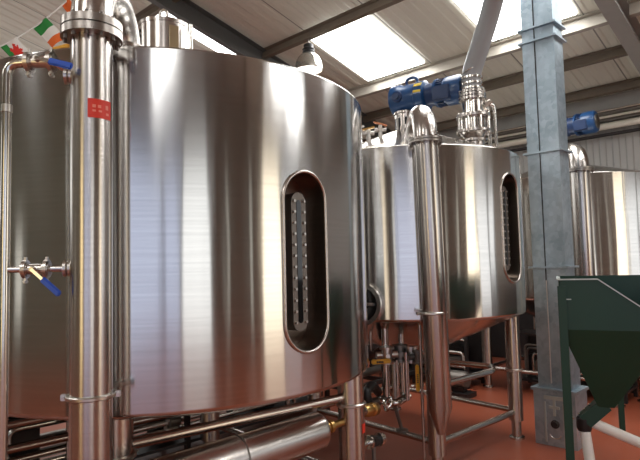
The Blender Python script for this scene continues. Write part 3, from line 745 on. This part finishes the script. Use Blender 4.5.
plate('side_panel', [hp(W_, 0, zm_), hp(W_, D_, zm_), hp(W_, D_, zt_), hp(W_, 0, zm_ + .04)], -e1 * th)
b = nb(); pts_ = [hp(0, 0, zt_), hp(.213, 0, zt_), hp(W_, 0, zm_ + .02)]
for a_, c_ in zip(pts_, pts_[1:]):
    d_ = (c_ - a_); box(b, (a_ + c_) / 2 + Z * .004, d_.length, 0.022, 0.007, d_, e2, None)
box(b, (hp(0, 0, zt_) + hp(0, D_, zt_)) / 2 + Z * .004, D_, 0.022, 0.007, e2, e1)
obj('rim', b, M['edge'], ho)
# funnel: four-sided, down to an off-centre outlet
top4 = [hp(0.0, 0, zm_), hp(W_, 0, zm_), hp(W_, D_, zm_), hp(0, D_, zm_)]
ox, oy, oz = 0.185, 0.14, 0.70
bot4 = [hp(ox, oy, oz), hp(ox + .09, oy, oz), hp(ox + .09, oy + .09, oz), hp(ox, oy + .09, oz)]
b = nb(); T4 = [b.verts.new(v) for v in top4]; B4 = [b.verts.new(v) for v in bot4]
cen = sum(top4, V3()) / 4; T5 = [b.verts.new(v + (cen - v) * .012 + Z * .004) for v in top4]
c5 = sum(bot4, V3()) / 4; B5 = [b.verts.new(v + (c5 - v) * .1 + Z * .004) for v in bot4]
for i in range(4):
    j = (i + 1) % 4; b.faces.new((T4[i], T4[j], B4[j], B4[i])); b.faces.new((T5[j], T5[i], B5[i], B5[j])); b.faces.new((T4[j], T4[i], T5[i], T5[j])); b.faces.new((B4[i], B4[j], B5[j], B5[i]))
obj('funnel', b, M['green'], ho)
# slanted outlet boot
outc = hp(ox + .045, oy + .045, oz + .02); bootend = at(584, 421, 3.47)
dd = (bootend - outc); b = nb(); box(b, (outc + bootend) / 2 , dd.length * 0.95, 0.085, 0.085, dd, dd.cross(Z)); boot = obj('outlet_boot', b, M['green'], ho)
for i in range(4):
    pt_ = outc + dd * (0.15 + .25 * i) - e1 * .067; b = nb(); cyl(b, pt_, pt_ - e1 * .01, .007, seg=6); obj('bolt', b, M['tube'], boot)
b = nb(); lathe(b, bootend - Z * 0.012, [(0, -.045), (.038, -.045), (.044, -.03), (.044, .03), (.036, .04), (0, .04)], 28); obj('collar', b, M['black'], ho)
for (la, lb, zl) in ((0.0, 0.0, 1.44), (0.46, 2.06, 1.10), (W_, 0.02, 1.1)):
    b = nb()
    if (la, lb) == (0.46, 2.06):
        pass
    box(b, hp(la + .016, lb - .02, zl / 2), 0.045, 0.006, zl, e1, e2); box(b, hp(la - .006, lb + .006, zl / 2), 0.006, 0.055, zl, e1, e2); obj('leg', b, M['green'], ho)
b = nb(); box(b, hp(.48, D_ + .71, 1.08), .04, 1.42, .05, e1, e2); obj('frame_bar', b, M['green'], ho)
b = nb(); box(b, hp(0.04, -.006, 1.36), .05, .006, .006, e1, e2); obj('latch', b, M['edge'], ho)

# white auger tubes from the boot collar
wt = thing('feed_tube', (1.9, 3.95, 0), 'white plastic feed tube dropping steeply from the hopper collar', 'pipe')
b = nb(); tube(b, [bootend - Z * .03, V3((1.60, 3.33, 0.04))], 0.031, 20); obj('tube', b, M['white'], wt)
wt2 = thing('feed_tube', (2.3, 3.75, 0), 'white plastic feed tube sloping right across the floor from the hopper collar', 'pipe')
b = nb(); tube(b, [bootend + V3((0.03, -.01, .0)), at(640, 443, 3.42), at(700, 466, 3.3)], 0.031, 20); obj('tube', b, M['white'], wt2)

# ribbed grey hose at the lower right corner
hs = nb()
cpt = [V3((2.05 + .7 * t_, 3.55 + .12 * math.sin(t_ * 3), 0.055)) for t_ in [i / 60 for i in range(61)]]
tube(hs, cpt, [0.05 + 0.006 * (i % 2) for i in range(61)], 16)
ho2 = obj('ribbed_hose', hs, mat('grey ribbed rubber', (0.09, 0.09, 0.085), 0.55), None)
tag(ho2, 'dark grey ribbed hose on the floor in the lower right corner', 'hose')

# ------------------------------------------------------------------ pipes under the left tank
bpz = 0.645; pq0 = 2.29
wp = thing('insulated_pipe', bp(pq0, 1.0, bpz - .1), 'thick horizontal steel pipe with domed end under the left tank', 'pipe')
b = nb(); s_, e_ = bp(pq0, 1.12, bpz), bp(pq0, 2.30, bpz)
tube(b, [s_, e_], 0.108, 40); obj('pipe', b, M['pipe'], wp)
b = nb(); lathe(b, e_, [(0.108, 0), (0.105, .012), (.086, .022), (0.03, .026), (0, .026)], 40, Q); obj('end_cap', b, M['pipe'], wp)
b = nb(); mid = bp(pq0, 1.73, bpz); lathe(b, mid, [(.107, -.005), (.1095, -.005), (.1095, .005), (.107, .005)], 40, Q); obj('weld_seam', b, M['dull'], wp)
b = nb(); cyl(b, e_ + Q * .02, e_ + Q * .30, .022, seg=20); cyl(b, e_ + Q * .05, e_ + Q * .085, .04, seg=20); cyl(b, e_ + Q * .10, e_ + Q * .125, .04, seg=20); obj('end_nozzle', b, M['brass'], wp)
for q_ in (1.4, 1.95):
    b = nb(); box(b, bp(pq0, q_, (bpz - .1) / 2), .05, .05, bpz - .1, P, Q); box(b, bp(pq0, q_, .006), .14, .14, .012, P, Q); obj('support', b, M['dull'], wp)

# brass fitting and black valve behind the right leg
bf = thing('brass_coupling', (0.40, 4.05, 0.45), 'brass hose coupling just right of the left tank leg', 'coupling')
b = nb(); pa_, pb_ = at(364, 411, 3.75), at(379, 408, 3.95); d_ = (pb_ - pa_)
lathe(b, pa_, [(0, 0), (.03, 0), (.045, .03), (.045, .07), (.036, .08), (.036, .11), (.046, .12), (.046, .17), (.03, .2), (0, .22)], 20, d_); obj('body', b, M['brass'], bf)
b = nb(); tube(b, bend([pa_, pa_ - d_ * .8, pa_ - d_ * .8 - Z * .3], .1), .03, 14); obj('tail_pipe', b, M['tube'], bf)
hc = thing('hose_clamp', at(384, 404, 4.0), 'bright steel twin hose clamp at the end of the brass coupling', 'clamp')
b = nb()
for k_, (dx, tilt) in enumerate(((0, .5), (.03, -.5))):
    cc = at(384, 404, 4.0) + V3((dx, 0, 0)); n_ = V3((1, .2, tilt))
    x_, y_ = frame(n_); tube(b, [cc + (x_ * math.cos(a) + y_ * math.sin(a)) * .05 for a in [2 * PI * i / 24 for i in range(24)]], .008, 8, closed=True)
obj('ring', b, M['tube'], hc)

bv = thing('drain_valve', at(372, 440, 3.6), 'black drain valve with steel ferrules low beside the left tank leg', 'valve')
c_ = at(369, 442, 3.6); c2_ = at(378, 439.5, 3.66); d_ = (c2_ - c_).normalized()
b = nb(); cyl(b, c_, c2_, .03, seg=20); box(b, (c_ + c2_) / 2, .05, .07, .06, d_, d_.cross(Z), None, .008); obj('body', b, M['black'], bv)
b = nb(); cyl(b, c_ - d_ * .01, c_ + d_ * .006, .044, seg=24); cyl(b, c2_, c2_ + d_ * .016, .044, seg=24); cyl(b, c2_ + d_ * .02, c2_ + d_ * .04, .038, seg=24); obj('ferrule', b, M['tube'], bv)
b = nb(); cyl(b, (0.20, 3.50, c_.z - .01), c_, .02, seg=14); obj('spigot', b, M['tube'], bv)
b = nb(); q_ = (c_ + c2_) / 2; cyl(b, (q_.x, q_.y, 0), q_, .014, seg=12); cyl(b, (q_.x, q_.y, 0), (q_.x, q_.y, .01), .05, seg=20); obj('stand', b, M['dull'], bv)

# ------------------------------------------------------------------ manifold between left and middle tanks
mf = thing('pipe_manifold', at(395, 412, 4.5), 'upright pipe manifold with yellow-handled valves between left and middle tanks', 'manifold')
yM = 4.45
def mv(px, py, y=yM): return at(px, py, y)
def vpipe(name, px, y0, y1, r, y=yM, mt=None, px2=None):
    b = nb(); a_ = mv(px, y1, y); t_ = mv(px2 or px, y0, y); cyl(b, a_, V3((a_.x, a_.y, t_.z)), r, seg=20); return obj(name, b, mt or M['tube'], mf)
vpipe('riser', 387, 325, 403, .028)
vpipe('riser', 403, 324, 400, .022, 4.52)
vpipe('riser', 407.5, 352, 400, .02, 4.40)
vpipe('riser', 398, 360, 396, .012, 4.36)
vpipe('riser', 424.5, 318, 460, 0.012, 4.28)
vpipe('riser', 371, 322, 352, .010, 4.6)
b = nb(); tube(b, bend([mv(386, 400), mv(396, 404, 4.40), mv(409, 395, 4.47)], .05), .03, 16); obj('header', b, M['tube'], mf)
b = nb(); tube(b, [mv(362, 405, 4.35), mv(386, 399)], .035, 16); obj('header', b, M['dull'], mf)
b = nb(); hd_ = mv(394, 403, 4.42); cyl(b, (.615, 4.475, .275), (hd_.x, hd_.y, hd_.z), .014, seg=12); lathe(b, (.615, 4.475, .27), [(0, 0), (.05, 0), (.05, .012), (.02, .02), (0, .02)], 20); obj('stand', b, M['dull'], mf)
for px, py, yy, s in ((387, 355, 4.38, 1.0), (400, 353, 4.47, 1.05), (411, 354, 4.45, 1.0), (418, 357, 4.35, .8)):
    c_ = mv(px, py, yy); b = nb()
    cyl(b, c_ - Z * .06 * s, c_ + Z * .06 * s, .042 * s, seg=18)
    for dz in (-.055, .055): cyl(b, c_ + Z * (dz - .009) * s, c_ + Z * (dz + .009) * s, .058 * s, seg=18)
    cyl(b, c_ - V3((.085, 0, 0)) * s, c_ + V3((.085, .02, 0)) * s, .028 * s, seg=16)
    cyl(b, c_, c_ - V3((0, .07, 0)) * s, .018 * s, seg=10)
    obj('valve_body', b, M['fitting'] if px in (387, 411) else M['dull'], mf)
c_ = mv(381, 361.5, 4.29); b = nb(); box(b, c_, .15, .03, .036, (1, -.1, .06), (0, 1, 0), None, .008); h_ = obj('handle', b, M['yellow'], mf)
for i in range(5):
    b = nb(); box(b, c_ + V3((-.03 + i * .014, -.0165, -.002)), 0.011, .002, .016, (1, -.1, .06), (0, 1, 0)); obj('print', b, M['ink'], h_)
c_ = mv(417.5, 378, 4.25); b = nb(); box(b, c_, .029, .024, .2, (1, 0, 0), (0, 1, 0), None, .007); h_ = obj('handle', b, M['yellow'], mf)
for i in range(5):
    b = nb(); box(b, c_ + V3((0, -.013, -.03 + i * .014)), .012, .002, .008, (1, 0, 0), (0, 1, 0)); obj('print', b, M['ink'], h_)
b = nb(); cyl(b, mv(411, 386, 4.30), mv(424, 385, 4.30), .014, seg=12); obj('stem', b, M['tube'], mf)
# black hose bundle left of the manifold
for i, (pts, r, lb) in enumerate(((((366, 352, 4.5), (372, 356, 4.6), (380, 350, 4.9)), .03, 'short black hose behind the yellow horizontal handle'),
                                  (((368, 402, 4.1), (366, 392, 4.1), (372, 384, 4.3), (378, 392, 4.5)), .035, 'black hose loop above the brass coupling'))):
    b = nb(); tube(b, bend([at(*q_) for q_ in pts], .08), r, 14); tag(obj('rubber_hose', b, M['black']), lb, 'hose')

# U-shaped steel loop under the middle tank
ul = nb(); tube(ul, bend([at(436, 361, 5.3), at(492, 366.5, 5.05), at(493, 371, 4.85), at(440, 385, 4.4)], .06), .026, 18)
tag(obj('return_loop', ul, M['tube']), 'U-shaped steel return pipe between the middle tank legs', 'pipe')

# ------------------------------------------------------------------ pendant lamps
def lamp(label, c, r, drop):
    c = V3(c); t = thing('pendant_lamp', c, label, 'lamp', None)
    b = nb(); lathe(b, c, [(r * .96, 0), (r, .01), (r * .99, .06), (r * .93, .12), (r * .80, .17), (r * .60, .21), (r * .42, .235), (r * .40, .23), (r * .58, .20), (r * .78, .16), (r * .90, .11), (r * .96, .05), (r * .96, 0)], 40); obj('shade', b, M['lampshade'], t)
    b = nb(); lathe(b, c, [(0, .02), (r * .92, .03), (r * .95, .055), (r * .8, .07), (0, .08)], 36); obj('lens', b, M['lamp'], t)
    b = nb(); lathe(b, c, [(0, .22), (r * .40, .22), (r * .46, .25), (r * .40, .27), (r * .46, .29), (r * .36, .31), (r * .36, .35), (r * .2, .37), (0, .37)], 28); obj('driver_housing', b, M['black'], t)
    b = nb(); cyl(b, c + Z * .36, c + Z * drop, .008, seg=8); obj('cord', b, M['dull'], t)
M['lampshade'] = mat('clear ribbed lamp shade', (0.55, 0.53, 0.48), 0.18, 0.75)
lc = at(309, 70.5, 7.25); lamp('pendant bay lamp with a pale dome hanging above the left tank rim', lc, 0.185, 0.36 + 0.18)
lc = at(64, 38.5, 8.4); lamp('far pendant lamp peeping out left of the big pipe flange', lc, 0.185, 0.6)

# ------------------------------------------------------------------ conduits along the far wall
for i, (z_, r_, mt_n, lb) in enumerate(((3.97, .05, 'cond_w', 'topmost pale conduit pipe along the far wall'), (3.90, .022, 'dull', 'thin dark cable just under the topmost conduit on the far wall'), (3.845, .018, 'cond_w', 'thin pale cable in the middle of the far wall conduit run'), (3.79, .022, 'dull', 'thin dark cable above the lowest conduit on the far wall'), (3.70, .05, 'cond_w', 'lowest thick pale conduit pipe along the far wall'), (3.58, .025, 'dark', 'black cable below the lowest conduit on the far wall'))):
    if 'cond_w' not in M: M['cond_w'] = mat('pale conduit', (0.82, 0.77, 0.67), 0.35, 0.1)
    b = nb(); cyl(b, bp(-6.5, 8.66 - r_, z_ - .18), bp(10.5, 8.66 - r_, z_ - .18), r_, seg=16)
    tag(obj('conduit_pipe', b, M[mt_n]), lb, 'pipe', 'service pipes along the far wall')
# diagonal cable tray beyond the right rafter
b = nb(); 
for s in (0, .10):
    a_ = bp(0.9 + s, 3.5, roof_z(3.5) - .45); c2_ = bp(.9 + s, 8.4, roof_z(8.4) - .45); d_ = c2_ - a_
    box(b, (a_ + c2_) / 2, d_.length, .02, .09, d_, P)
for i in range(16):
    c_ = bp(.95, 3.6 + .3 * i, roof_z(3.6 + .3 * i) - .46); box(b, c_, .1, .03, .01, P, slope)
tag(obj('cable_tray', b, M['dark']), 'dark cable tray running down the roof slope at the upper right corner', 'cable tray')

# ------------------------------------------------------------------ bunting
def lerp(a, b_, t): return a * (1 - t) + b_ * t
s0_, s1_ = at(-12, 52, 4.3), at(70, -2, 4.7)
b = nb(); tube(b, [lerp(s0_, s1_, i / 20) - Z * .05 * math.sin(PI * i / 20) for i in range(21)], .006, 8); tag(obj('bunting_cord', b, M['fwhite']), 'white cord of the flag bunting in the upper left corner', 'cord')
def spt(px):
    t_ = (px + 12) / 82.0; return lerp(s0_, s1_, t_) - Z * .05 * math.sin(PI * max(0, min(1, t_)))
def flag(label, px0, px1, dx, dz, facef, mats_):
    A0, A1 = spt(px0), spt(px1); dn = V3((dx, 0.03, dz)); nu, nv = 24, 24
    b = nb(); g = [[None] * (nu + 1) for _ in range(nv + 1)]
    for k_ in (0,):
        for j in range(nv + 1):
            for i in range(nu + 1):
                u, v = i / nu, j / nv
                g[j][i] = b.verts.new(lerp(A0, A1, u) + dn * v + V3((0, 1, 0)) * .012 * math.sin(5 * u + 3 * v))
        for j in range(nv):
            for i in range(nu):
                f = b.faces.new((g[j][i], g[j][i + 1], g[j + 1][i + 1], g[j + 1][i])); f.material_index = facef((i + .5) / nu, (j + .5) / nv)
    o = obj('flag', b, mats_[0], None, mats=mats_[1:])
    md = o.modifiers.new('th', 'SOLIDIFY'); md.thickness = .002
    return tag(o, label, 'flag', 'flags on the bunting')
flag('green, white and orange striped flag hanging below the bunting cord', 31, 45, .15, -.16, lambda u, v: 0 if v < .36 else (1 if v < .70 else 2), [M['fgreen'], M['fwhite'], M['forange']])
def inpoly(u, v, poly):
    c_ = False; n = len(poly)
    for i in range(n):
        x1, y1 = poly[i]; x2, y2 = poly[(i + 1) % n]
        if (y1 > v) != (y2 > v) and u < (x2 - x1) * (v - y1) / (y2 - y1) + x1: c_ = not c_
    return c_
drg = [(.25, .32), (.38, .2), (.42, .34), (.55, .22), (.58, .1), (.7, .2), (.66, .32), (.8, .3), (.72, .44), (.88, .55), (.7, .58), (.78, .75), (.9, .82), (.7, .86), (.58, .7), (.45, .72), (.42, .88), (.28, .86), (.34, .68), (.2, .6), (.3, .5)]
flag('white and green flag with a red beast, lowest on the bunting', -1, 15, .13, -.15, lambda u, v: 2 if inpoly(u, v, drg) else (0 if u < .33 else 1), [M['fgreen'], M['fwhite'], M['fred']])
flag('orange and white flag beside the big flange at the top of the bunting', 61, 69, .08, -.12, lambda u, v: 0 if v < .6 else 1, [M['forange'], M['fwhite'], M['fgreen']])

# ------------------------------------------------------------------ plant behind and below the tanks
def skid(label, p0, q0, lp_, lq_, z0, z1, mt, n=3, shelf=None):
    t = thing('skid_frame', bp(p0 + lp_ / 2, q0 + lq_ / 2, 0), label, 'frame')
    for i in range(n):
        for s in (0, 1):
            b = nb(); box(b, bp(p0 + lp_ * s, q0 + lq_ * i / (n - 1), z1 / 2), .05, .05, z1, P, Q); obj('upright', b, mt, t)
    for z_ in (z0, z1):
        for s in (0, 1):
            b = nb(); box(b, bp(p0 + lp_ * s, q0 + lq_ / 2, z_), .05, lq_ + .05, .05, P, Q); obj('beam', b, mt, t)
        for i in range(n):
            b = nb(); box(b, bp(p0 + lp_ / 2, q0 + lq_ * i / (n - 1), z_), lp_, .05, .05, P, Q); obj('cross_beam', b, mt, t)
    return t
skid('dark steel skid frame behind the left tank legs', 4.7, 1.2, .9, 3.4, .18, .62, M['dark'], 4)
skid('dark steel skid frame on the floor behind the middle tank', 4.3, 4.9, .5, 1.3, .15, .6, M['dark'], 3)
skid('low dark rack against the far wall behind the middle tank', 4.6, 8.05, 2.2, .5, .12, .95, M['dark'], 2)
# pipes lying along the skids
i = 0
for (p_, z_, r_, q0_, q1_, mtn, lb) in ((4.75, .72, .035, .6, 4.7, 'tube', 'thin bright pipe on top of the skid behind the left tank'),
        (5.0, .74, .05, .6, 4.7, 'dull', 'middle dull pipe on the skid behind the left tank'),
        (5.35, .76, .06, .6, 4.7, 'dark', 'dark back pipe on the skid behind the left tank'),
        (4.75, .27, .04, .6, 4.7, 'dull', 'low dull pipe inside the skid behind the left tank'),
        (4.35, .66, .035, 4.8, 6.3, 'tube', 'bright pipe on top of the skid behind the middle tank'),
        (4.6, .685, .06, 4.8, 6.3, 'dark', 'dark pipe on top of the skid behind the middle tank'),
        (4.55, .225, .05, 4.8, 6.3, 'dull', 'low dull pipe inside the skid behind the middle tank')):
    b = nb(); cyl(b, bp(p_, q0_, z_), bp(p_, q1_, z_), r_, seg=16); tag(obj('floor_pipe', b, M[mtn]), lb, 'pipe', 'pipes on the skids')
# pumps and boxes
def pump(label, p_, q_, s=1.0, mt='dull'):
    t = thing('pump', bp(p_, q_, 0), label, 'pump')
    b = nb(); box(b, bp(p_, q_, .03 * s), .5 * s, .26 * s, .06 * s, P, Q); obj('base', b, M['dark'], t)
    b = nb(); lathe(b, bp(p_ - .2 * s, q_, .22 * s), [(0, 0), (.09 * s, 0), (.11 * s, .02), (.11 * s, .24 * s), (.08 * s, .28 * s), (0, .28 * s)], 28, P); obj('motor', b, M[mt], t)
    b = nb(); lathe(b, bp(p_ + .1 * s, q_, .22 * s), [(0, 0), (.13 * s, 0), (.13 * s, .08 * s), (.05 * s, .1 * s), (.05 * s, .16 * s), (0, .16 * s)], 28, P); cyl(b, bp(p_ + .14 * s, q_, .22 * s), bp(p_ + .14 * s, q_, .48 * s), .035 * s, seg=14); obj('pump_head', b, M['fitting'], t)
    b = nb(); box(b, bp(p_, q_, .10 * s), .3 * s, .1 * s, .1 * s, P, Q); obj('bracket', b, M['dark'], t)
pump('grey floor pump behind the middle tank, under its cone', 3.55, 5.95, .9)
pump('dark floor pump under the middle of the left tank', 3.3, 2.2, .7, 'dark')
def ctrl_box(label, p_, q_, w_, d_, h_, z_, mt):
    t = thing('equipment_cabinet', bp(p_, q_, z_), label, 'cabinet')
    b = nb(); box(b, bp(p_, q_, z_ + h_ / 2), w_, d_, h_, P, Q, None, .01); obj('body', b, mt, t)
    b = nb(); box(b, bp(p_, q_ - d_ / 2 - .006, z_ + h_ / 2), w_ * .9, .012, h_ * .9, P, Q, None, .004); dr = obj('door', b, mt, t)
    b = nb(); box(b, bp(p_ - w_ * .36, q_ - d_ / 2 - .02, z_ + h_ / 2), .02, .02, .1, P, Q); obj('handle', b, M['black'], dr)
ctrl_box('small white cabinet on the rack by the far wall', 4.95, 8.3, .45, .3, .35, .98, M['white'])
ctrl_box('dark tall cabinet against the far wall behind the middle tank', 7.6, 8.35, 1.0, .6, 1.7, 0, M['dark'])
ctrl_box('dark low cabinet behind the left tank near the skid', 7.4, 4.2, .8, 1.2, 1.1, 0, M['dark'])
ctrl_box('dark wide cabinet left of the white one, in front of the rack', 6.1, 7.4, 1.1, .5, 1.0, 0, M['dark'])
# racks of pipework: frame, tubes and valve blocks, low behind the tanks
def pipe_rack(label, p0, q0, ax, length, depth, height, ntube, seed, lo=0.04):
    rnd = random.Random(seed); ax = V3(ax).normalized(); ay = V3((-ax.y, ax.x, 0)); o = bp(p0, q0, 0)
    t = thing('pipe_rack', o + ax * length / 2, label, 'rack')
    def w_(a, b_, z): return o + ax * a + ay * b_ + Z * z
    for a in (0.0, length / 2, length):
        for b_ in (0.0, depth):
            b = nb(); box(b, w_(a, b_, height / 2), .04, .04, height, ax, ay); obj('upright', b, M['dark'], t)
    b = nb(); box(b, w_(length / 2, depth, (height + lo) / 2), length, .02, height - lo, ax, ay); obj('back_panel', b, M['dark'], t)
    for z in (.12, height):
        b = nb(); box(b, w_(length / 2, depth / 2, z), length + .05, depth + .05, .025, ax, ay); obj('shelf', b, M['dark'], t)
    for i in range(ntube):
        z = .2 + (height - .3) * (i + .5) / ntube; b_ = depth * (.1 + .5 * rnd.random()); r = rnd.choice((.014, .02, .028))
        a0, a1 = length * .45 * rnd.random(), length * (.6 + .4 * rnd.random()); b = nb()
        pts = [w_(a0, b_, .14), w_(a0, b_, z), w_(a1, b_, z), w_(a1, b_, z - .12)]
        tube(b, bend(pts, .06, 5), r, 12); obj('tube', b, M[rnd.choice(('tube', 'dull', 'dull', 'leg'))], t)
        am = (a0 + a1) / 2; b = nb(); cyl(b, w_(am - .05, b_, z), w_(am + .05, b_, z), r * 1.9, seg=14); cyl(b, w_(am, b_, z), w_(am, b_ - .02, z + .08), r * .8, seg=10)
        box(b, w_(am, b_ - .02, z + .085), .12, .02, .014, ax, ay); obj('valve', b, M[rnd.choice(('fitting', 'dull', 'black'))], t)
    for i in range(3):
        a = length * (.15 + .33 * i); b = nb(); hh = height * (.3 + .3 * rnd.random())
        box(b, w_(a, depth * .75, .14 + hh / 2), .22, .16, hh, ax, ay, None, .012); obj('drive_box', b, M[rnd.choice(('black', 'dark'))], t)
    return t
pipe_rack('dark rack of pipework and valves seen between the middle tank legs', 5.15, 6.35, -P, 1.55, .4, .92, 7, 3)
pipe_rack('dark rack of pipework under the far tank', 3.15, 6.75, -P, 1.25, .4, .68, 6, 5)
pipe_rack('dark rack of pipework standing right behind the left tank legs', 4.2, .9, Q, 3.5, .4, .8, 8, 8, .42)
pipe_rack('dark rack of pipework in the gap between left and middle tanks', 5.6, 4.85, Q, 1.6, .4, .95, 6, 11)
# small floor stand beyond the hopper
fs = nb(); lathe(fs, (3.56, 6.22, 0), [(0, 0), (.075, 0), (.075, .015), (.045, .02), (.045, .5), (0, .5)], 24)
tag(obj('pipe_stand', fs, M['leg']), 'short steel pipe stand on the floor seen beyond the hopper leg', 'stand')

for o in C.objects:
    if '_o' in o: del o['_o']
